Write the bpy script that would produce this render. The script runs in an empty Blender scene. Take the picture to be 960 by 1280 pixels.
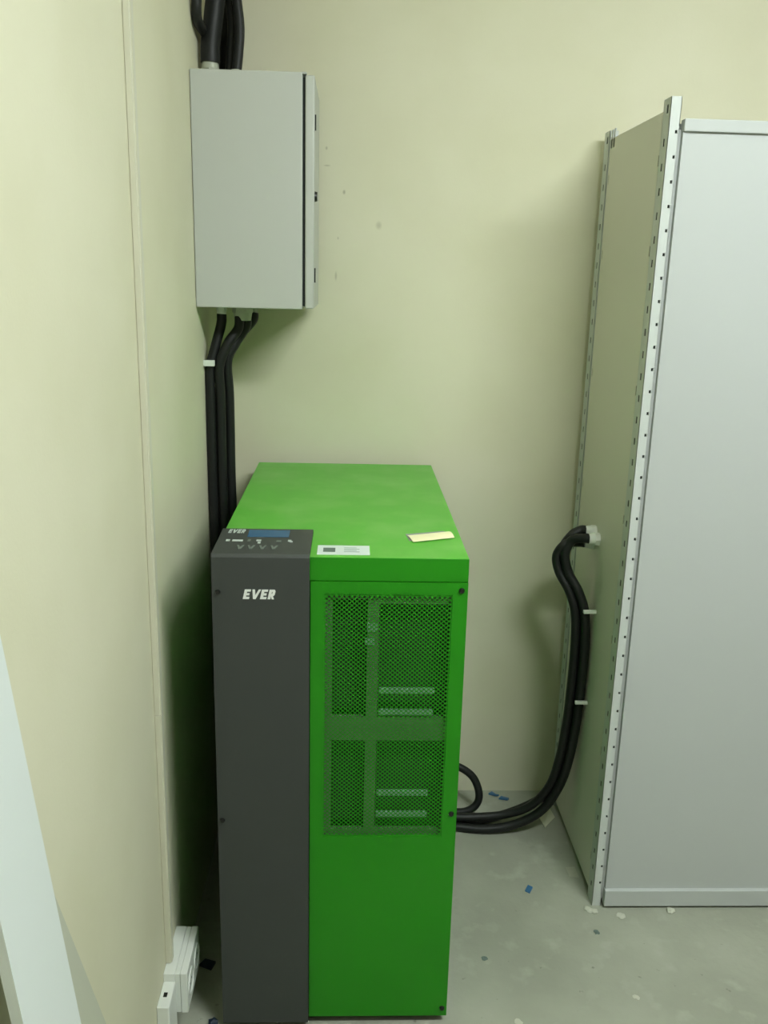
import bpy, bmesh, math, random
from mathutils import Vector, Matrix
random.seed(7)
S = bpy.context.scene
COL = S.collection

# ------------------------------------------------------------------ camera
EYE = Vector((0, 0, 1.7))
cam_d = bpy.data.cameras.new('camera')
cam_d.sensor_fit = 'VERTICAL'; cam_d.sensor_height = 36.0; cam_d.lens = 36.0*1113.4/1280.0
cam_d.clip_start = 0.02
cam = bpy.data.objects.new('camera', cam_d); COL.objects.link(cam)
RT = Vector((0.99913563, -0.03357076, 0.02451529))
DN = Vector((0.01504774, -0.25766227, -0.96611786))
FW = Vector((0.03874998, 0.96565168, -0.25693439))
m = Matrix(((RT.x, -DN.x, -FW.x), (RT.y, -DN.y, -FW.y), (RT.z, -DN.z, -FW.z))).to_4x4()
m.translation = EYE
cam.matrix_world = m
S.camera = cam

# ------------------------------------------------------------------ world, light level
w = bpy.data.worlds.new('world'); S.world = w; w.use_nodes = True
w.node_tree.nodes['Background'].inputs[0].default_value = (0.8, 0.9, 0.8, 1)
w.node_tree.nodes['Background'].inputs[1].default_value = 0.0
LAMP_W = 86.0                      # emission of the wrap-around diffuser
LAMP_POS = (1.14, 0.50)
LAMP_COL = (0.93, 1.0, 0.98, 1)
CEIL = 2.9
vs = S.view_settings
vs.view_transform = 'Standard'; vs.look = 'None'; vs.gamma = 1.0; vs.use_curve_mapping = False
vs.exposure = 0.0

# ------------------------------------------------------------------ materials
def srgb(r, g, b):
    f = lambda c: (c/255/12.92) if c/255 <= .04045 else ((c/255+.055)/1.055)**2.4
    return (f(r), f(g), f(b), 1)

def mat(name, col, rough=.5, metal=0.0, spec=.5, noise=None, bump=None):
    """noise = (scale, second colour, low, high); bump = (scale, strength)"""
    M = bpy.data.materials.new(name); M.use_nodes = True
    nt = M.node_tree; b = nt.nodes['Principled BSDF']
    b.inputs['Base Color'].default_value = col
    b.inputs['Roughness'].default_value = rough
    b.inputs['Metallic'].default_value = metal
    b.inputs['Specular IOR Level'].default_value = spec
    tc = nt.nodes.new('ShaderNodeTexCoord')
    if noise:
        n = nt.nodes.new('ShaderNodeTexNoise'); n.inputs['Scale'].default_value = noise[0]; n.inputs['Detail'].default_value = 6
        r = nt.nodes.new('ShaderNodeMapRange'); r.inputs['From Min'].default_value = noise[2]; r.inputs['From Max'].default_value = noise[3]
        x = nt.nodes.new('ShaderNodeMix'); x.data_type = 'RGBA'
        x.inputs[6].default_value = col; x.inputs[7].default_value = noise[1]
        nt.links.new(tc.outputs['Object'], n.inputs['Vector']); nt.links.new(n.outputs['Fac'], r.inputs['Value'])
        nt.links.new(r.outputs['Result'], x.inputs[0]); nt.links.new(x.outputs[2], b.inputs['Base Color'])
    if bump:
        n = nt.nodes.new('ShaderNodeTexNoise'); n.inputs['Scale'].default_value = bump[0]; n.inputs['Detail'].default_value = 4
        bp = nt.nodes.new('ShaderNodeBump'); bp.inputs['Strength'].default_value = bump[1]; bp.inputs['Distance'].default_value = .002
        nt.links.new(tc.outputs['Object'], n.inputs['Vector']); nt.links.new(n.outputs['Fac'], bp.inputs['Height'])
        nt.links.new(bp.outputs['Normal'], b.inputs['Normal'])
    return M

WALLC = srgb(224, 221, 196)
M_wall = mat('cream_wall_paint', WALLC, .75, spec=.3, noise=(3.0, srgb(219, 216, 189), .4, .65), bump=(160, .12))
M_ceil = mat('white_ceiling_paint', srgb(232, 232, 226), .85)
M_trunk = mat('trunking_plastic', srgb(214, 212, 192), .45)
M_white = mat('white_plastic', srgb(232, 236, 230), .4)
M_board = mat('white_laminate', srgb(226, 232, 230), .45)
M_board2 = mat('grey_sheet', srgb(196, 198, 180), .6)
M_edge = mat('raw_board_edge', srgb(196, 194, 172), .7)
M_green = mat('green_powder_coat', srgb(34, 130, 16), .45, spec=.3, noise=(5.0, srgb(38, 132, 20), .45, .75), bump=(900, .08))
M_greentop = mat('dusty_hazed_green_powder_coat', srgb(84, 176, 46), .38, spec=.5, noise=(7.0, srgb(116, 188, 84), .45, .75), bump=(900, .08))  # lighter base holds both dust and a painted gloss haze
M_anth = mat('anthracite_powder_coat', srgb(60, 64, 62), .5, spec=.4, bump=(900, .08))
M_screw = mat('black_screw', srgb(18, 20, 18), .35)
M_logo = mat('silver_lettering', srgb(235, 238, 235), .3)
M_print = mat('pale_print', srgb(190, 200, 196), .6)
M_lcd = mat('blue_display', srgb(44, 92, 132), .25)
M_btn = mat('grey_button', srgb(108, 118, 112), .5)
M_inner = mat('zinc_inner_frame', srgb(92, 110, 86), .5)
M_strip = mat('white_module_handle', srgb(128, 156, 142), .5)
M_dark = mat('dark_interior', srgb(34, 42, 32), .8)
M_stick = mat('label_paper', srgb(216, 228, 224), .5)
M_ink = mat('grey_ink', srgb(96, 112, 104), .7)
M_ink2 = mat('faint_ink', srgb(160, 178, 170), .7)
M_box = mat('light_grey_enclosure_paint', srgb(192, 195, 189), .45, spec=.4, bump=(700, .06))
M_gasket = mat('black_gasket', srgb(30, 34, 32), .8)
M_rack = mat('pale_grey_rack_paint', srgb(187, 191, 189), .55, spec=.45, bump=(700, .04))
M_post = mat('pale_post_paint', srgb(200, 205, 201), .5, spec=.4)
M_rackside = mat('galvanised_green_grey_panel', srgb(216, 214, 202), .45, spec=.4)
M_cable = mat('black_cable_sheath', srgb(26, 28, 27), .5, spec=.35)
M_gland = mat('grey_gland_plastic', srgb(176, 180, 164), .45)
M_paper = mat('cream_paper', srgb(246, 242, 196), .8)
M_paperback = mat('grey_paper', srgb(150, 158, 150), .8)
M_scrap = mat('offwhite_paper', srgb(214, 214, 192), .85)
M_plaster = mat('white_plaster', srgb(194, 196, 180), .9)
M_blue = mat('blue_plastic', srgb(58, 108, 150), .5)
M_bluedk = mat('dark_blue_plastic', srgb(30, 44, 62), .5)

# concrete floor: mottled grey screed with pale dust patches and fine specks
M_floor = bpy.data.materials.new('dusty_concrete'); M_floor.use_nodes = True
nt = M_floor.node_tree; b = nt.nodes['Principled BSDF']; b.inputs['Roughness'].default_value = .8
b.inputs['Specular IOR Level'].default_value = .3
tc = nt.nodes.new('ShaderNodeTexCoord')
def nz(scale, detail, lo, hi):
    n = nt.nodes.new('ShaderNodeTexNoise'); n.inputs['Scale'].default_value = scale; n.inputs['Detail'].default_value = detail
    r = nt.nodes.new('ShaderNodeMapRange'); r.inputs['From Min'].default_value = lo; r.inputs['From Max'].default_value = hi
    nt.links.new(tc.outputs['Object'], n.inputs['Vector']); nt.links.new(n.outputs['Fac'], r.inputs['Value'])
    return n, r.outputs['Result']
def mixc(fac, a, c):
    x = nt.nodes.new('ShaderNodeMix'); x.data_type = 'RGBA'
    nt.links.new(fac, x.inputs[0])
    for i, v in ((6, a), (7, c)):
        if isinstance(v, tuple): x.inputs[i].default_value = v
        else: nt.links.new(v, x.inputs[i])
    return x.outputs[2]
c1 = mixc(nz(3.2, 8, .38, .66)[1], srgb(152, 155, 140), srgb(168, 171, 155))
c2 = mixc(nz(14, 6, .58, .80)[1], c1, srgb(174, 177, 162))
c3 = mixc(nz(38, 4, .70, .76)[1], c2, srgb(128, 131, 116))
c4 = mixc(nz(5.5, 10, .60, .80)[1], c3, srgb(180, 183, 170))
nt.links.new(c4, b.inputs['Base Color'])
bn = nt.nodes.new('ShaderNodeBump'); bn.inputs['Strength'].default_value = .25; bn.inputs['Distance'].default_value = .003
nt.links.new(nz(45, 8, .3, .7)[1], bn.inputs['Height']); nt.links.new(bn.outputs['Normal'], b.inputs['Normal'])

# ------------------------------------------------------------------ mesh helpers
def bm_box(bm, x0, x1, y0, y1, z0, z1, bev=0, seg=2):
    r = bmesh.ops.create_cube(bm, size=1)
    vs_ = r['verts']
    for v in vs_:
        v.co = Vector(((x0+x1)/2+v.co.x*(x1-x0), (y0+y1)/2+v.co.y*(y1-y0), (z0+z1)/2+v.co.z*(z1-z0)))
    if bev:
        es = list({e for v in vs_ for e in v.link_edges})
        bmesh.ops.bevel(bm, geom=es, offset=bev, segments=seg, affect='EDGES', profile=.5)
    return bm

def box(*a, **k): return bm_box(bmesh.new(), *a, **k)

def bm_cyl(bm, p0, p1, r0, r1=None, n=20, bev=0):
    p0, p1 = Vector(p0), Vector(p1); r1 = r0 if r1 is None else r1
    d = p1-p0; q = Vector((0, 0, 1)).rotation_difference(d.normalized()).to_matrix().to_4x4()
    mt = Matrix.Translation((p0+p1)/2) @ q
    bmesh.ops.create_cone(bm, cap_ends=True, segments=n, radius1=r0, radius2=r1, depth=d.length, matrix=mt)
    return bm
def cyl(*a, **k): return bm_cyl(bmesh.new(), *a, **k)

def spline(pts, per=10):
    P = [Vector(p) for p in pts]; P = [2*P[0]-P[1]]+P+[2*P[-1]-P[-2]]
    out = []
    for i in range(1, len(P)-2):
        a, b_, c, d = P[i-1:i+3]
        for k in range(per):
            t = k/per
            out.append(.5*((2*b_)+(c-a)*t+(2*a-5*b_+4*c-d)*t*t+(3*b_-a-3*c+d)*t**3))
    out.append(P[-2]); return out

def tube(pts, r, n=12, per=10):
    bm = bmesh.new(); path = spline(pts, per)
    t0 = (path[1]-path[0]).normalized()
    nrm = t0.orthogonal().normalized(); rings = []
    prev = t0
    for i, p in enumerate(path):
        t = (path[min(i+1, len(path)-1)]-path[max(i-1, 0)]).normalized()
        nrm = prev.rotation_difference(t) @ nrm; nrm = (nrm-t*nrm.dot(t)).normalized(); prev = t
        bi = t.cross(nrm)
        rings.append([bm.verts.new(p+r*(math.cos(2*math.pi*k/n)*nrm+math.sin(2*math.pi*k/n)*bi)) for k in range(n)])
    for A, B in zip(rings, rings[1:]):
        for k in range(n):
            bm.faces.new((A[k], A[(k+1) % n], B[(k+1) % n], B[k]))
    bm.faces.new(rings[0][::-1]); bm.faces.new(rings[-1])
    return bm

def plate(bm, org, U, V, w, h, holes, t, N):
    """thin sheet from org spanning w along U and h along V; holes = (u0,u1,v0,v1), one column, sorted in v; t = thickness against N"""
    org, U, V, N = Vector(org), Vector(U), Vector(V), Vector(N)
    def q(u0, u1, v0, v1, back=0):
        c = [org+U*u+V*v-N*back for u, v in ((u0, v0), (u1, v0), (u1, v1), (u0, v1))]
        bm.faces.new([bm.verts.new(x) for x in c])
    def wall(a, b_):
        c = [org+U*a[0]+V*a[1], org+U*b_[0]+V*b_[1]]
        bm.faces.new([bm.verts.new(x) for x in (c[0], c[1], c[1]-N*t, c[0]-N*t)])
    for back in (0, t):
        if not holes:
            q(0, w, 0, h, back); continue
        ua = min(x[0] for x in holes); ub = max(x[1] for x in holes)
        q(0, ua, 0, h, back); q(ub, w, 0, h, back)
        v = 0
        for (a, b_, c, d) in holes:
            q(ua, ub, v, c, back)
            if a > ua: q(ua, a, c, d, back)
            if b_ < ub: q(b_, ub, c, d, back)
            v = d
        q(ua, ub, v, h, back)
    for (a, b_, c, d) in holes+[(0, w, 0, h)]:
        wall((a, c), (b_, c)); wall((b_, c), (b_, d)); wall((b_, d), (a, d)); wall((a, d), (a, c))
    return bm

def finish(name, bm, material, smooth=False):
    bmesh.ops.recalc_face_normals(bm, faces=bm.faces[:])
    me = bpy.data.meshes.new(name); bm.to_mesh(me); bm.free()
    if smooth:
        for p in me.polygons: p.use_smooth = True
        try: me.set_sharp_from_angle(angle=math.radians(21 if smooth is True else smooth))
        except Exception: pass
    me.materials.append(material)
    return me

def meta(o, label, cat, group=None):
    o['label'] = label; o['category'] = cat
    if group: o['group'] = group
    return o

def thing(name, label, cat, loc, group=None):
    o = bpy.data.objects.new(name, None); COL.objects.link(o); o.location = loc
    o.empty_display_size = .05
    return meta(o, label, cat, group)

def origin_of(o):
    v = Vector((0, 0, 0))
    while o: v += Vector(o.location); o = o.parent
    return v

def part(name, bm, material, parent, smooth=False, label=None):
    """bm in world coordinates; becomes a child of parent"""
    me = finish(name, bm, material, smooth)
    me.transform(Matrix.Translation(-origin_of(parent)))
    o = bpy.data.objects.new(name, me); COL.objects.link(o); o.parent = parent
    if label: o['label'] = label
    return o

def solo(name, bm, material, label, cat, group=None, smooth=False):
    """a thing that is one mesh; origin at its base"""
    me = finish(name, bm, material, smooth)
    xs = [v.co for v in me.vertices]
    c = Vector(((min(v.x for v in xs)+max(v.x for v in xs))/2, (min(v.y for v in xs)+max(v.y for v in xs))/2, min(v.z for v in xs)))
    me.transform(Matrix.Translation(-c))
    o = bpy.data.objects.new(name, me); COL.objects.link(o); o.location = c
    return meta(o, label, cat, group)

def struct(name, bm, material, label=None):
    o = bpy.data.objects.new(name, finish(name, bm, material)); COL.objects.link(o)
    o['kind'] = 'structure'
    if label: o['label'] = label
    return o

# ------------------------------------------------------------------ the room
LW, BW, RW, NW = -.398, 2.694, 5.5, -4.8      # left, back, right, near wall planes
struct('floor', box(LW-.1, RW+.1, NW-.1, BW+.1, -.1, 0), M_floor, 'dusty grey concrete floor')
struct('ceiling', box(LW-.1, RW+.1, NW-.1, BW+.1, CEIL, CEIL+.1), M_ceil, 'white ceiling')
struct('wall_left', box(LW-.1, LW, NW-.1, BW+.1, 0, CEIL), M_wall, 'cream painted left wall')
struct('wall_right', box(RW, RW+.1, NW-.1, BW+.1, 0, CEIL), M_wall, 'cream painted right wall')
struct('wall_front', box(LW, RW, NW-.1, NW, 0, CEIL), M_wall, 'cream painted wall behind the viewer')

# the back wall carries a few pencil-like scuffs
M_back = M_wall.copy(); M_back.name = 'cream_wall_paint_scuffed'
nt = M_back.node_tree; b = nt.nodes['Principled BSDF']; tc = nt.nodes.new('ShaderNodeTexCoord')
src = b.inputs['Base Color'].links[0].from_socket
for (sx, sz, rx_, rz_, k) in ((-.029, 1.926, .005, .008, .6), (.072, 1.838, .011, .014, .35), (-.05, 1.694, .004, .016, .45), (-.08, 2.042, .004, .006, .5),
                             (-.078, 1.996, .012, .003, .4), (-.045, 1.80, .003, .005, .4)):
    mp = nt.nodes.new('ShaderNodeMapping'); mp.vector_type = 'TEXTURE'
    mp.inputs['Location'].default_value = (sx, BW, sz); mp.inputs['Scale'].default_value = (rx_, 1, rz_)
    ln = nt.nodes.new('ShaderNodeVectorMath'); ln.operation = 'LENGTH'
    mr = nt.nodes.new('ShaderNodeMapRange'); mr.inputs['From Min'].default_value = 1; mr.inputs['From Max'].default_value = .3; mr.inputs['To Max'].default_value = k
    mx = nt.nodes.new('ShaderNodeMix'); mx.data_type = 'RGBA'; mx.inputs[7].default_value = srgb(150, 146, 116)
    nt.links.new(tc.outputs['Object'], mp.inputs['Vector']); nt.links.new(mp.outputs['Vector'], ln.inputs[0])
    nt.links.new(ln.outputs['Value'], mr.inputs['Value']); nt.links.new(mr.outputs['Result'], mx.inputs[0])
    nt.links.new(src, mx.inputs[6]); src = mx.outputs[2]
nt.links.new(src, b.inputs['Base Color'])
struct('wall_back', box(LW, RW, BW, BW+.1, 0, CEIL), M_back, 'cream painted back wall with small scuffs')

# ------------------------------------------------------------------ ceiling luminaire (the room's light)
LX, LY = LAMP_POS
lum = thing('ceiling_light', 'long white fluorescent ceiling light with wraparound diffuser', 'lamp', (LX, LY, CEIL-.10))
part('batten', box(LX-.63, LX+.63, LY-.05, LY+.05, CEIL-.030, CEIL-.001, bev=.004), M_white, lum)
for sx in (-.615, .615):
    part('end_cap', box(LX+sx-.012, LX+sx+.012, LY-.092, LY+.092, CEIL-.104, CEIL-.0305, bev=.004), M_white, lum)
M_lamp = bpy.data.materials.new('lamp_diffuser'); M_lamp.use_nodes = True
b = M_lamp.node_tree.nodes['Principled BSDF']; b.inputs['Emission Color'].default_value = LAMP_COL; b.inputs['Emission Strength'].default_value = LAMP_W
part('diffuser', box(LX-.6025, LX+.6025, LY-.09, LY+.09, CEIL-.10, CEIL-.031, bev=.03, seg=4), M_lamp, lum, smooth=60)

# ------------------------------------------------------------------ uninterruptible power supply cabinet
UX0, UX1, UF, UB, UH = -.274, .245, 1.714, 2.636, 1.148
SPL = -.077                                   # where the anthracite column meets the green front
ups = thing('power_supply_cabinet', 'tall green power supply cabinet with dark grey control column and perforated front', 'power supply', ((UX0+UX1)/2, (UF+UB)/2, 0))
part('side_panel', box(UX0, UX0+.003, UF+.004, UB-.003, .022, 1.0968), M_green, ups)
part('side_panel', box(UX1-.003, UX1, UF+.004, UB-.003, .022, 1.0968), M_green, ups)
part('back_panel', box(UX0, UX1, UB-.003, UB, .022, 1.0968), M_green, ups)
part('bottom_panel', box(UX0+.003, UX1-.003, UF+.004, UB-.003, .022, .026), M_anth, ups)
part('bulkhead', box(UX0+.003, UX1-.003, 1.83, 1.835, .026, 1.0968), M_dark, ups)
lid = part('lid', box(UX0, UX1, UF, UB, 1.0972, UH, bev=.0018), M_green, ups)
lid.data.materials.append(M_greentop)      # upper face only: settled dust, plus gloss haze painted as lighter green
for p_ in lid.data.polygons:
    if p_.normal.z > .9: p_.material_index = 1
# green front panel with an opening for the grille
GX0, GX1, GZ0, GZ1 = -.049, .214, .503, 1.070
fb = bmesh.new()
plate(fb, (SPL, UF-.0015, .022), (1, 0, 0), (0, 0, 1), UX1-SPL, 1.0965-.022, [(GX0-SPL, GX1-SPL, GZ0-.022, GZ1-.022)], .0015, (0, -1, 0))
for xx in (UX1-.0015,):
    bm_box(fb, xx, UX1, UF, UF+.02, .022, 1.0965)
bm_box(fb, SPL, UX1-.002, UF, UF+.02, 1.0950, 1.0965)
fp = part('front_panel', fb, M_green, ups)
# the grille: a staggered field of round holes, cut for real
gb = bmesh.new()
a_, b_, hr = .0103, .0093, .0029
nx = int((GX1-GX0)/(a_/2)); nz_ = int((GZ1-GZ0)/(b_/2))
vc = {}
def gv(x, z):
    k = (round(x*1e5), round(z*1e5))
    if k not in vc: vc[k] = gb.verts.new((x, UF+.0004, z))
    return vc[k]
ox, oz = GX0+((GX1-GX0)-nx*a_/2)/2, GZ0+((GZ1-GZ0)-nz_*b_/2)/2
for i in range(-1, nx+2):
    for j in range(-1, nz_+2):
        if (i+j) % 2: continue
        cx, cz = ox+i*a_/2, oz+j*b_/2
        D = [gv(cx+a_/2, cz), gv(cx, cz+b_/2), gv(cx-a_/2, cz), gv(cx, cz-b_/2)]
        if not (0 < i < nx and 0 < j < nz_):
            gb.faces.new(D); continue
        h = [gb.verts.new((cx+hr*math.cos(math.pi*k/4), UF+.0004, cz+hr*math.sin(math.pi*k/4))) for k in range(8)]
        for k in range(4):
            d0, d1 = D[k], D[(k+1) % 4]
            gb.faces.new((d0, h[2*k+1], h[2*k])); gb.faces.new((d0, d1, h[2*k+1])); gb.faces.new((d1, h[(2*k+2) % 8], h[2*k+1]))
part('grille', gb, M_green, fp, label='perforated green steel grille with round holes')
# what shows through the grille: zinc frame bars, pale module handles, dark modules
IY = UF+.010
for (x0, x1, z0, z1) in ((-.070, -.032, .30, 1.09), (.041, .065, .515, 1.09), (-.032, .041, .733, .788), (.065, .235, .733, .788),
                         (.065, .235, 1.046, 1.09), (.216, .235, .515, .733), (.216, .235, .788, 1.046), (-.032, .235, .500, .515), (-.032, .041, 1.055, 1.09)):
    part('frame_bar', box(x0, x1, IY, IY+.012, z0, z1), M_inner, ups)
part('frame_bracket', box(.040, .062, IY-.003, IY, .985, 1.003), M_strip, ups)
part('frame_bracket', box(.036, .056, IY-.003, IY, .955, .970), M_strip, ups)
for (z, x1) in ((.850, .186), (.800, .184), (.606, .180), (.553, .180)):
    part('module_handle', box(.068, x1, IY-.004, IY+.006, z-.006, z+.006, bev=.002), M_strip, ups)
for (x0, x1, z0, z1) in ((-.032, .041, .788, 1.055), (.065, .216, .788, 1.046), (-.032, .041, .515, .733), (.065, .216, .515, .733)):
    part('module', box(x0+.002, x1-.002, IY+.035, 1.828, z0+.002, z1-.002), M_dark, ups)
# anthracite column: front cover that folds over the top as the control panel
prof = [(UF-.010, .014), (UF-.010, 1.148), (UF-.005, 1.1545), (1.880, 1.1575), (1.884, 1.1555), (1.884, UH+.0003), (UF-.0004, UH+.0003), (UF-.0004, .014)]
ab = bmesh.new()
L_ = [ab.verts.new((UX0-.001, y, z)) for y, z in prof]; R_ = [ab.verts.new((SPL-.0015, y, z)) for y, z in prof]
ab.faces.new(L_); ab.faces.new(R_[::-1])
for k in range(len(prof)):
    ab.faces.new((L_[k], L_[(k+1) % len(prof)], R_[(k+1) % len(prof)], R_[k]))
col = part('control_column', ab, M_anth, ups, label='dark grey front column with angled control panel on top')
# bold slanted lettering
def letters(org, U, V, N, h, th, cw=.92, gap=.14, bold=.25, shear=.22):
    bm = bmesh.new(); org, U, V, N = Vector(org), Vector(U), Vector(V), Vector(N)
    b0 = bold; vw = min(1, cw*1.35)
    E_ = [[(0, 0), (b0+.03, 0), (b0+.03, 1), (0, 1)], [(0, 0), (cw, 0), (cw, .22), (0, .22)], [(0, .39), (cw*.9, .39), (cw*.9, .61), (0, .61)], [(0, .78), (cw, .78), (cw, 1), (0, 1)]]
    V_ = [[(x*vw, z) for x, z in q] for q in ([(.30, 0), (.62, 0), (.30, 1), (0, 1)], [(.30, 0), (.62, 0), (1.02, 1), (.74, 1)])]
    R1 = [[(0, 0), (b0+.03, 0), (b0+.03, 1), (0, 1)], [(0, .78), (cw*.82, .78), (cw, .70), (cw*.9, .95), (cw*.78, 1), (0, 1)], [(0, .34), (cw*.82, .34), (cw*.98, .46), (cw, .56), (0, .56)],
          [(cw-b0-.02, .45), (cw, .5), (cw, .85), (cw-b0-.02, .85)], [(cw*.42, .36), (cw*.72, .36), (cw*1.02, 0), (cw*.68, 0)]]
    u = 0
    for ch in (E_, V_, E_, R1):
        for q_, poly in enumerate(ch):
            base = [org+U*h*(u+x+shear*z)+V*h*z for x, z in poly]
            f0 = [bm.verts.new(p) for p in base]; f1 = [bm.verts.new(p+N*th*(1+.07*q_)) for p in base]
            bm.faces.new(f0); bm.faces.new(f1)
            for k in range(len(poly)):
                bm.faces.new((f0[k], f0[(k+1) % len(poly)], f1[(k+1) % len(poly)], f1[k]))
        u += cw+gap if ch is not V_ else 1.02*vw+gap-.06*vw
    return bm
part('lettering', letters((-.2130, UF-.010, 1.0605), (1, 0, 0), (0, 0, 1), (0, -1, 0), .0205, .0012, cw=.62, gap=.13), M_logo, col, label='raised silver letters EVER')
# control panel: slightly inclined top face
PU = Vector((1, 0, 0)); PV = Vector((0, 1.880-(UF-.005), 1.1575-1.1545)).normalized(); PN = PV.cross(PU)*-1
P0 = Vector((UX0, UF-.005, 1.1545))
def on_panel(u, v): return P0+PU*u+PV*v
def flat(name, u0, u1, v0, v1, th, material, parent, label=None):
    bm = bmesh.new(); c = [on_panel(u, v) for u, v in ((u0, v0), (u1, v0), (u1, v1), (u0, v1))]
    lo = [bm.verts.new(p) for p in c]; hi = [bm.verts.new(p+PN*th) for p in c]
    bm.faces.new(lo); bm.faces.new(hi)
    for k in range(4): bm.faces.new((lo[k], lo[(k+1) % 4], hi[(k+1) % 4], hi[k]))
    return part(name, bm, material, parent, label=label)
if PN.z < 0: PN = -PN
part('print', letters(on_panel(.014, .138), PU, PV, PN, .026, .0006, cw=.26, gap=.07, bold=.05, shear=.06), M_print, col, label='small pale letters EVER')
flat('display', .058, .146, .112, .160, .0008, M_lcd, col, 'narrow blue display')
for (u, v, du, dv, mt_) in ((.017, .080, .008, .012, M_print), (.030, .080, .022, .011, M_print), (.062, .082, .006, .012, M_btn), (.080, .083, .010, .010, M_print), (.084, .068, .006, .010, M_print),
                            (.122, .080, .010, .010, M_btn), (.146, .082, .007, .012, M_print), (.150, .078, .006, .008, M_print)):
    flat('indicator_icon', u, u+du, v, v+dv, .0005, mt_, col)
for u in (.044, .066, .090, .113):
    # chevron-shaped push buttons
    bm = bmesh.new()
    pl = [(0, .022), (.004, .022), (.0075, .008), (.011, .022), (.015, .022), (.010, 0), (.005, 0)]
    lo = [bm.verts.new(on_panel(u+x, .030+z)) for x, z in pl]; hi = [bm.verts.new(on_panel(u+x, .030+z)+PN*.0015) for x, z in pl]
    bm.faces.new(lo); bm.faces.new(hi)
    for k in range(len(pl)): bm.faces.new((lo[k], lo[(k+1) % len(pl)], hi[(k+1) % len(pl)], hi[k]))
    part('push_button', bm, M_btn, col)
# screws
for x, z in ((.232, 1.080), (.233, .561), (.234, .044)):
    s_ = bmesh.new(); bm_cyl(s_, (x, UF-.0015, z), (x, UF-.006, z), .0062, .0045, n=14)
    part('screw', s_, M_screw, fp, smooth=True)
for x, z in ((-.263, 1.074), (-.265, .550)):
    s_ = bmesh.new(); bm_cyl(s_, (x, UF-.0101, z), (x, UF-.0145, z), .0058, .0042, n=14)
    part('screw', s_, M_screw, col, smooth=True)
# sticker on the lid
st = part('sticker', box(-.065, .043, 1.730, 1.794, UH, UH+.0005), M_stick, ups, label='pale printed type label stuck to the lid')
part('print_block', box(-.053, -.028, 1.748, 1.776, UH+.0005, UH+.0008), M_ink, st)
for k in range(4):
    part('print_line', box(-.010, .022-.006*(k % 2), 1.748+k*.009, 1.752+k*.009, UH+.0005, UH+.0008), M_ink2, st)
# plinth and feet
part('plinth', box(UX0+.035, UX1-.035, UF+.05, UB-.05, .012, .022), M_dark, ups)
for sx in (UX0+.06, UX1-.06):
    for sy in (UF+.09, UB-.08):
        f_ = bmesh.new(); bm_cyl(f_, (sx, sy, 0), (sx, sy, .022), .024, .018, n=18)
        part('foot', f_, M_screw, ups, smooth=True)

# folded paper strip lying on the lid
note = thing('paper_strip', 'folded cream paper strip lying on the green cabinet lid', 'paper', (.18, 1.865, UH))
def sheet(corners, z, arch, th):
    bm = bmesh.new(); n1, n2 = 10, 3
    A, B, C, D = [Vector((x, y, 0)) for x, y in corners]
    top, bot = [], []
    for i in range(n1+1):
        for j in range(n2+1):
            u, v = i/n1, j/n2
            p = (A*(1-u)+B*u)*(1-v)+(D*(1-u)+C*u)*v
            zz = z+arch*math.sin(math.pi*v)*(0.4+.6*u)
            top.append(bm.verts.new((p.x, p.y, zz+th))); bot.append(bm.verts.new((p.x, p.y, zz)))
    def id_(i, j): return i*(n2+1)+j
    for i in range(n1):
        for j in range(n2):
            for L, fl in ((top, 0), (bot, 1)):
                f = [L[id_(i, j)], L[id_(i+1, j)], L[id_(i+1, j+1)], L[id_(i, j+1)]]
                bm.faces.new(f[::-1] if fl else f)
    rim = [(i, 0) for i in range(n1)]+[(n1, j) for j in range(n2)]+[(i, n2) for i in range(n1, 0, -1)]+[(0, j) for j in range(n2, 0, -1)]
    for k in range(len(rim)):
        a, c = id_(*rim[k]), id_(*rim[(k+1) % len(rim)])
        bm.faces.new((bot[a], bot[c], top[c], top[a]))
    return bm
part('lower_flap', sheet(((.130, 1.832), (.222, 1.856), (.212, 1.915), (.124, 1.885)), UH+.0003, .001, .0006), M_paperback, note)
part('upper_flap', sheet(((.137, 1.820), (.230, 1.858), (.223, 1.905), (.128, 1.868)), UH+.0022, .004, .0006), M_paper, note)

# ------------------------------------------------------------------ wall enclosure in the corner
EX0, EF, EB, EZ0, EZ1 = LW+.001, 2.335, 2.640, 1.610, 2.165
enc = thing('electrical_enclosure', 'pale grey steel electrical enclosure hung high in the corner', 'electrical box', (LW+.15, 2.5, EZ0))
eb = bmesh.new()
bm_box(eb, EX0, -.128, EF, EB, EZ0, EZ1, bev=.003)
body = part('body', eb, M_box, enc, smooth=True)
part('gasket', box(-.1285, -.1215, EF+.008, EB-.008, EZ0+.008, EZ1-.010), M_gasket, enc, label='dark sealing gap behind the door')
db = bmesh.new(); bm_box(db, -.1215, -.0985, EF+.001, EB-.001, EZ0+.002, EZ1-.006, bev=.004)
door = part('door', db, M_box, enc, smooth=True)
part('drip_lip', box(-.130, -.1185, EF+.001, EB-.001, EZ1-.004, EZ1+.0005), M_box, enc)
for z in (2.055, 1.695):
    part('hinge', cyl((-.0975, EF+.012, z-.018), (-.0975, EF+.012, z+.018), .0025, n=10), M_gasket, door, smooth=True)
lk = bmesh.new(); bm_cyl(lk, (-.0985, EF+.022, 1.885), (-.092, EF+.022, 1.885), .013, .011, n=18)
part('lock', lk, M_screw, door, smooth=True)
def gland(p, axis, r, ln, material, parent):
    p, axis = Vector(p), Vector(axis)
    bm = bmesh.new()
    bm_cyl(bm, p, p+axis*ln*.45, r*1.08, n=6)
    bm_cyl(bm, p+axis*ln*.45, p+axis*ln, r, r*.86, n=18)
    return part('cable_gland', bm, material, parent, smooth=True)
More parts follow.
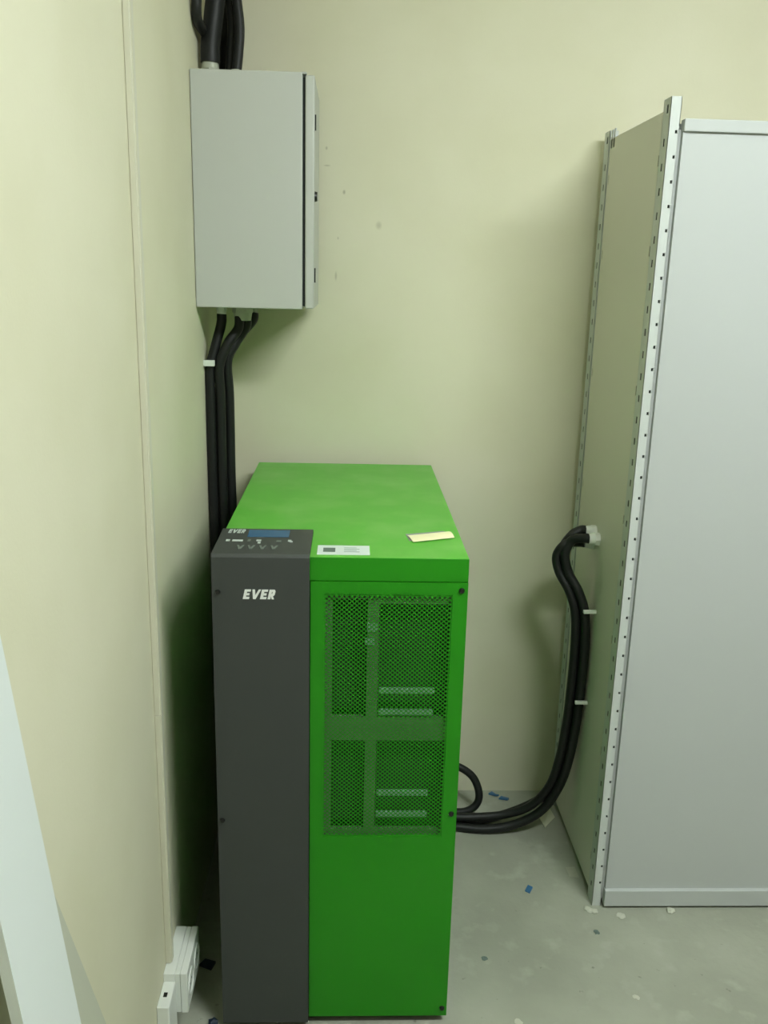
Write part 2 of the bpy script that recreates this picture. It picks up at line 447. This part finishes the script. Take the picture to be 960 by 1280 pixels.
gland((-.367, 2.47, EZ1), (0, 0, 1), .022, .056, M_gland, enc)
gland((-.322, 2.50, EZ1), (0, 0, 1), .015, .030, M_gland, enc)
gland((-.341, 2.545, EZ1), (0, 0, 1), .018, .030, M_gland, enc)
gland((-.302, 2.47, EZ1), (0, 0, 1), .015, .026, M_gland, enc)
gland((-.372, 2.60, EZ1), (0, 0, 1), .015, .030, M_gland, enc)
gland((-.352, 2.47, EZ0), (0, 0, -1), .0135, .026, M_white, enc)
gland((-.297, 2.48, EZ0), (0, 0, -1), .026, .038, M_gland, enc)
gland((-.272, 2.52, EZ0), (0, 0, -1), .012, .022, M_gland, enc)

CABG = 'black cables in the corner'
TOPG = 'black cables above the enclosure'
def cable(pts, r, label, group=None, n=12):
    return solo('power_cable', tube(pts, r, n=n), M_cable, label, 'cable', group, smooth=60)
# above the enclosure, rising towards the ceiling
cable([(-.367, 2.47, 2.205), (-.365, 2.47, 2.25), (-.355, 2.47, 2.32), (-.345, 2.48, 2.42), (-.345, 2.50, 2.6), (-.345, 2.50, CEIL-.002)], .0245,
      'thickest black cable rising from the pale gland above the enclosure', TOPG, n=16)
cable([(-.341, 2.545, 2.185), (-.338, 2.545, 2.24), (-.333, 2.545, 2.30), (-.330, 2.55, 2.40), (-.336, 2.56, 2.6), (-.336, 2.56, CEIL-.002)], .0165,
      'black cable half hidden behind the thickest cable above the enclosure', TOPG)
cable([(-.322, 2.50, 2.185), (-.318, 2.50, 2.23), (-.313, 2.50, 2.30), (-.322, 2.51, 2.40), (-.318, 2.53, 2.6), (-.318, 2.53, CEIL-.002)], .0135,
      'black cable between the thick cable and the outermost one above the enclosure', TOPG)
cable([(-.302, 2.47, 2.183), (-.296, 2.47, 2.23), (-.292, 2.47, 2.29), (-.300, 2.475, 2.37), (-.308, 2.485, 2.5), (-.306, 2.485, CEIL-.002)], .0125,
      'outermost right black cable bulging above the enclosure', TOPG)
cable([(-.372, 2.60, 2.185), (-.374, 2.57, 2.26), (-.380, 2.47, 2.275), (-.384, 2.39, 2.285), (-.380, 2.375, 2.34), (-.370, 2.40, 2.42), (-.375, 2.43, 2.6), (-.375, 2.43, CEIL-.002)], .0125,
      'black cable looping against the left wall above the enclosure', TOPG)
# below the enclosure, down the corner beside the green cabinet
z_low = [(1.0), (.6), (.36)]
def down(start, mids, x, y, r, xe, label):
    pts = start+mids+[(x, y, 1.36), (x, y, 1.15), (x+.002, y, 1.0), (x+.002, y, .62), (x+.004, y+.01, .42), (x+.03, 2.575, .33), (-.2755, 2.58, .30)]
    cable(pts, r, label, CABG)
down([(-.352, 2.47, 1.588), (-.354, 2.468, 1.56)], [(-.370, 2.458, 1.50), (-.384, 2.45, 1.44)], LW+.0137, 2.450, .0132, 0, 'black cable hugging the left wall below the white gland')
down([(-.304, 2.47, 1.582), (-.308, 2.465, 1.55)], [(-.335, 2.452, 1.51), (-.358, 2.448, 1.45)], LW+.0404, 2.456, .0132, 0, 'front black cable in the corner leaving the large grey gland')
down([(-.288, 2.49, 1.582), (-.290, 2.487, 1.555)], [(-.318, 2.478, 1.51), (-.340, 2.472, 1.46)], LW+.0600, 2.486, .0135, 0, 'right hand black cable of the corner bundle')
down([(-.272, 2.52, 1.592), (-.276, 2.518, 1.57)], [(-.315, 2.514, 1.525), (-.352, 2.508, 1.47)], LW+.0300, 2.512, .0140, 0, 'rear black cable of the corner bundle nearest the back wall')

def clip(p, size, label, material=M_white):
    x0, x1, y0, y1, z0, z1 = p
    return solo('cable_clip', box(x0, x1, y0, y1, z0, z1, bev=.0015), material, label, 'cable clip')
clip((LW, LW+.030, 2.424, 2.4375, 1.452, 1.468), 0, 'white clip holding the corner cables to the left wall')

# ------------------------------------------------------------------ trunking, socket and junction box on the left wall
tr = thing('cable_trunking', 'slim cream cable trunking running up the left wall', 'trunking', (LW, 1.70, .192))
for z0, z1 in ((.192, .8045), (.8055, CEIL-.002)):
    tb = bmesh.new()
    bm_box(tb, LW+.0005, LW+.012, 1.690, 1.716, z0, z1, bev=.001, seg=1)
    base = part('trunking_length', tb, M_trunk, tr)
    part('cover_strip', box(LW+.012, LW+.0140, 1.6935, 1.7125, z0, z1), M_trunk, base)
sk = thing('wall_socket', 'white surface mounted double wall socket beside the green cabinet', 'socket', (LW, 1.735, .085))
part('back_box', box(LW+.0005, -.372, 1.660, 1.812, .085, .190, bev=.002), M_white, sk, smooth=True)
part('spacer_plate', box(-.3715, -.361, 1.661, 1.811, .086, .189, bev=.001), M_white, sk)
fpz = bmesh.new(); bm_box(fpz, -.3605, -.345, 1.660, 1.812, .085, .190, bev=.002)
cov = part('cover_plate', fpz, M_white, sk, smooth=True)
for y in (1.699, 1.773):
    ins = bmesh.new()
    N = 24
    rings = [(.030, -.345), (.030, -.3425), (.0255, -.3425), (.0245, -.3448)]
    vv = [[ins.verts.new((x, y+r*math.cos(2*math.pi*k/N), .1375+r*math.sin(2*math.pi*k/N))) for k in range(N)] for r, x in rings]
    for A, B in zip(vv, vv[1:]):
        for k in range(N): ins.faces.new((A[k], A[(k+1) % N], B[(k+1) % N], B[k]))
    ins.faces.new(vv[-1])
    ob = part('socket_insert', ins, M_white, cov, smooth=True)
    hb_ = bmesh.new()
    for dy in (-.0095, .0095): bm_cyl(hb_, (-.3449, y+dy, .1375), (-.3445, y+dy, .1375), .0026, n=10)
    part('contact_hole', hb_, M_screw, sk)
jb = thing('junction_box', 'small white box with a black dot below the trunking', 'junction box', (LW, 1.62, .040))
part('body', box(LW+.0005, -.370, 1.585, 1.6595, .040, .172, bev=.003), M_white, jb, smooth=True)
part('dark_port', box(-.389, -.381, 1.614, 1.626, .1715, .1732), M_screw, jb, label='small black square opening')

# ------------------------------------------------------------------ boards leaning on the left wall
def slab(A, B, C, D, nrm, th):
    """quad A,B,C,D in world space thickened by th against nrm"""
    bm = bmesh.new(); nrm = Vector(nrm).normalized()
    f0 = [bm.verts.new(Vector(p)) for p in (A, B, C, D)]; f1 = [bm.verts.new(Vector(p)-nrm*th) for p in (A, B, C, D)]
    bm.faces.new(f0); bm.faces.new(f1[::-1])
    for k in range(4): bm.faces.new((f0[k], f0[(k+1) % 4], f1[(k+1) % 4], f1[k]))
    return bm
lx = lambda z: -.3835+(1.36-z)*.1            # front face of the leaning board
wb = slab((lx(0), .936, 0), (lx(1.36), .917, 1.36), (lx(1.36), .788, 1.36), (lx(0), .7935, 0), (1, 0, .1), .0125)
solo('leaning_board', wb, M_board, 'white laminated board leaning against the left wall in the foreground', 'board')
l2 = lambda z: -.394+(.9-z)*.06
sb = slab((l2(0), 1.362, 0), (l2(.9), 1.041, .9), (l2(.9), .90, .9), (l2(0), 1.00, 0), (1, 0, .06), .003)
solo('leaning_sheet', sb, M_board2, 'thin grey sheet leaning behind the white board', 'board')

# ------------------------------------------------------------------ equipment rack
RX0, RX1, RF, RB, RH = .698, 1.498, 2.116, 2.652, 2.098
rack = thing('equipment_rack', 'tall pale grey equipment rack with perforated posts and closed door', 'rack', ((RX0+RX1)/2, (RF+RB)/2, 0))
PIT = .0527
def post(x0, y0, sx, sy, top):
    """box-section upright with a column of slots in its outer side and of round-ish holes in its front; sx, sy = outward directions"""
    bm = bmesh.new(); wx, wy = .024, .048
    hs = []; z = .055
    while z < top-.09:
        hs.append(z); z += PIT
    side = [(wy*.42, wy*.42+.010, zz-.0085, zz+.0085) for zz in hs]+[(wy*.30, wy*.30+.012, top-.032, top-.014)]
    front = [(wx*.62, wx*.62+.0055, zz-.0035+.02, zz+.0035+.02) for zz in hs]
    xo = x0 if sx < 0 else x0+wx; yo = y0 if sy < 0 else y0+wy
    plate(bm, (xo, y0, 0), (0, 1, 0), (0, 0, 1), wy, top, side, .0012, (sx, 0, 0))
    plate(bm, (x0+wx-xo+x0 if False else x0+wx if sx < 0 else x0, y0, 0), (0, 1, 0), (0, 0, 1), wy, top, [], .0012, (-sx, 0, 0))
    if sx < 0: plate(bm, (x0, yo, 0), (1, 0, 0), (0, 0, 1), wx, top, front, .0012, (0, sy, 0))
    else: plate(bm, (x0+wx, yo, 0), (-1, 0, 0), (0, 0, 1), wx, top, front, .0012, (0, sy, 0))
    plate(bm, (x0, y0+wy if sy < 0 else y0, 0), (1, 0, 0), (0, 0, 1), wx, top, [], .0012, (0, -sy, 0))
    bm_box(bm, x0+.001, x0+wx-.001, y0+.001, y0+wy-.001, top-.002, top)
    return bm
part('post', post(RX0, RF, -1, -1, RH), M_post, rack)
part('post', post(RX0, RB-.048, -1, 1, RH), M_post, rack)
part('post', post(RX1-.024, RF, 1, -1, RH), M_post, rack)
part('post', post(RX1-.024, RB-.048, 1, 1, RH), M_post, rack)
for px_ in (RX0, RX1-.024):
    for py_ in (RF, RB-.048):
        part('dark_core', box(px_+.004, px_+.020, py_+.004, py_+.044, .01, RH-.045), M_dark, rack)  # dark core added inside each post so its holes look shaded
# hooks on top of the rear post
for y in (RB-.062, RB-.085):
    part('hanging_tab', box(RX0+.003, RX0+.006, y-.006, y+.006, 2.05, 2.098), M_rack, rack)
# side panel in two halves of one sheet, narrow slots along both edges
y0, y1, ym = RF+.0482, RB-.0482, (RF+RB)/2
spb = bmesh.new()
zs = [.12, .45, .78, 1.11, 1.44, 1.77, 1.97]
plate(spb, (RX0+.003, y0, .02), (0, 1, 0), (0, 0, 1), ym-y0, 2.055, [(.009, .0140, z-.02-.012, z-.02+.012) for z in zs], .0015, (-1, 0, 0))
plate(spb, (RX0+.003, ym, .02), (0, 1, 0), (0, 0, 1), y1-ym, 2.055, [(y1-ym-.0140, y1-ym-.009, z-.02-.012, z-.02+.012) for z in zs], .0015, (-1, 0, 0))
part('side_panel', spb, M_rackside, rack, label='grey green steel side panel')
part('dark_backing', box(RX0+.0235, RX0+.0245, y0, y1, .02, 2.05), M_dark, rack)  # dark sheet added behind the side slots to stand for interior shade
part('side_panel', box(RX1-.005, RX1-.003, y0, y1, .02, 2.075), M_rackside, rack)
part('back_panel', box(RX0+.025, RX1-.025, RB-.006, RB-.004, .02, 2.05), M_rackside, rack)
part('roof', box(RX0+.025, RX1-.025, RF+.02, RB-.007, 2.030, 2.045), M_rack, rack)
part('base', box(RX0+.025, RX1-.025, RF+.02, RB-.007, .012, .03), M_rack, rack)
DX0 = .7310
dr = part('door', box(DX0, RX1-.033, RF-.002, RF+.012, .046, 2.030), M_rack, rack, label='plain pale grey door leaf')
part('top_rail', box(DX0-.001, RX1-.032, RF-.010, RF+.014, 2.0255, 2.052, bev=.002), M_rack, dr, smooth=True)
part('bottom_rail', box(DX0-.003, RX1-.030, RF-.014, RF+.014, .008, .058, bev=.002), M_rack, dr, smooth=True)
part('edge_fold', box(DX0-.0005, DX0+.003, RF-.004, RF+.014, .059, 2.025), M_rack, dr)
part('groove_filler', box(.7222, .7298, RF+.006, RF+.014, .02, 2.03), M_rack, rack)  # filler added in the groove beside the door to make it less dark
gland((RX0+.003, 2.372, 1.000), (-1, 0, 0), .017, .030, M_white, rack)
gland((RX0+.003, 2.412, 1.012), (-1, 0, 0), .016, .030, M_white, rack)
gland((RX0+.003, 2.425, .972), (-1, 0, 0), .016, .026, M_white, rack)

RG = 'black cables from the rack to the green cabinet'
def rc(off, dz, g):
    ox_, oy = off
    return [(RX0-.022, g[0], g[1]), (.660, g[0]+.008, g[1]-.001), (.632+ox_*.6, 2.410+oy*.5, .985+dz), (.616+ox_*.8, 2.418+oy, .942+dz*.6), (.630+ox_, 2.412+oy, .888), (.658+ox_, 2.392+oy, .838),
            (.677+ox_, 2.376+oy, .775), (.6825+ox_, 2.370+oy, .67), (.682+ox_, 2.372+oy, .54), (.680+ox_, 2.382+oy, .42), (.674+ox_, 2.405+oy, .29), (.655+ox_, 2.425+oy, .185)]
pA = rc((0, -.012), 0, (2.372, 1.000))+[(.612, 2.436, .090), (.535, 2.446, .035), (.440, 2.452, .0145), (.34, 2.468, .0145), (.247, 2.49, .018)]
pB = rc((0, .0162), .008, (2.412, 1.012))+[(.618, 2.475, .110), (.545, 2.500, .050), (.450, 2.507, .0145), (.34, 2.505, .0145), (.247, 2.53, .018)]
pC = rc((-.025, .001), -.012, (2.425, .972))+[(.585, 2.455, .098), (.515, 2.472, .056), (.430, 2.480, .040), (.34, 2.485, .038), (.247, 2.51, .042)]
cable(pA, .0138, 'black cable from the frontmost rack gland along the floor to the cabinet', RG)
cable(pB, .0138, 'black cable from the upper rear rack gland along the floor to the cabinet', RG)
cable(pC, .0130, 'black cable lying outermost on the rack cable bundle', RG)
cable([(.335, 2.55, .0130), (.39, 2.545, .016), (.427, 2.55, .038), (.436, 2.56, .075), (.415, 2.575, .125), (.365, 2.58, .160), (.30, 2.58, .175), (.247, 2.58, .178)], .0125,
      'short black cable arching up from the floor behind the green cabinet')
for z, dy, nm in ((.796, 0, 'upper white clip holding the rack cables to the side panel'), (.512, .006, 'lower white clip holding the rack cables to the side panel')):
    solo('cable_clip', box(.664, RX0+.0025, 2.331+dy, 2.341+dy, z-.0045, z+.0045, bev=.001), M_white, nm, 'cable clip')

# ------------------------------------------------------------------ bits lying on the floor
def scrap(name, pts, th, material, label, cat, group=None, z=0, lift=()):
    bm = bmesh.new()
    lo = [bm.verts.new((x, y, z+(lift[i] if lift else 0))) for i, (x, y) in enumerate(pts)]
    hi = [bm.verts.new((x, y, z+th+(lift[i] if lift else 0))) for i, (x, y) in enumerate(pts)]
    bm.faces.new(lo[::-1]); bm.faces.new(hi)
    for k in range(len(pts)): bm.faces.new((lo[k], lo[(k+1) % len(pts)], hi[(k+1) % len(pts)], hi[k]))
    return solo(name, bm, material, label, cat, group)
def crumb(x, y, r, material, label, cat='debris', group=None, flat_=.45, name='plaster_crumb'):
    bm = bmesh.new(); bmesh.ops.create_icosphere(bm, subdivisions=2, radius=r)
    for v in bm.verts:
        k = 1+random.uniform(-.28, .28)
        v.co = Vector((v.co.x*k*1.2, v.co.y*k, max(v.co.z*k*flat_, -r*flat_*.6)))
    mz = min(v.co.z for v in bm.verts)
    a = random.uniform(0, 3)
    bmesh.ops.rotate(bm, verts=bm.verts[:], cent=(0, 0, 0), matrix=Matrix.Rotation(a, 3, 'Z'))
    for v in bm.verts: v.co += Vector((x, y, -mz))
    return solo(name, bm, material, label, cat, group)
scrap('paper_scrap', [(.640, 2.474), (.686, 2.535), (.676, 2.590), (.634, 2.532)], .0015, M_scrap, 'off white card scrap lying under the rack cables', 'paper', lift=(.004, .001, .006, .002))
scrap('paper_scrap', [(.664, 2.238), (.692, 2.236), (.690, 2.285), (.661, 2.283)],   .001, mat('film_grey', srgb(172, 174, 156), .6), 'small translucent paper scrap beside the foot of the rack', 'paper')
scrap('plastic_bit', [(.487, 2.668), (.506, 2.655), (.520, 2.652), (.512, 2.664), (.500, 2.680)], .006, M_blue, 'longer blue plastic bit near the back wall behind the cables', 'debris', lift=(0, .003, .005, 0, 0))
scrap('plastic_bit', [(.518, 2.640), (.545, 2.628), (.552, 2.640), (.528, 2.652)], .006, M_blue, 'shorter blue plastic bit close to the rack cables near the wall', 'debris', lift=(0, .004, 0, 0))
scrap('plastic_bit', [(.520, 2.176), (.532, 2.166), (.545, 2.190), (.533, 2.200)], .004, M_blue, 'blue plastic chip alone on the open floor left of the rack', 'debris')
scrap('plastic_bit', [(-.362, 1.895), (-.330, 1.880), (-.322, 1.905), (-.350, 1.915)], .006, M_bluedk, 'dark blue scrap in the gap between socket and green cabinet', 'debris')
crumb(.684, 2.098, .011, M_plaster, 'white plaster crumb at the front corner of the rack')
crumb(.700, 2.090, .008, M_plaster, 'smaller white crumb just right of the rack corner crumb')
crumb(.768, 2.072, .011, M_plaster, 'elongated pale crumb on the floor in front of the rack door', flat_=.25)
crumb(.915, 2.092, .011, M_plaster, 'pale crumb under the bottom rail of the rack door')
crumb(.722, 1.785, .007, M_plaster, 'lone white chip on the open floor in front of the rack', flat_=.3)
crumb(.417, 1.712, .009, M_plaster, 'white plaster chip on the floor near the green cabinet', flat_=.25)
crumb(.366, 1.916, .007, M_ink, 'dark pebble on the floor right of the green cabinet', flat_=.3, name='pebble')
crumb(.683, 2.010, .007, M_ink, 'dark pebble on the floor below the rack corner', flat_=.3, name='pebble')
crumb(-.300, 1.716, .012, M_bluedk, 'dark crumpled bit at the front foot of the grey column', flat_=.5, name='crumpled_bit')
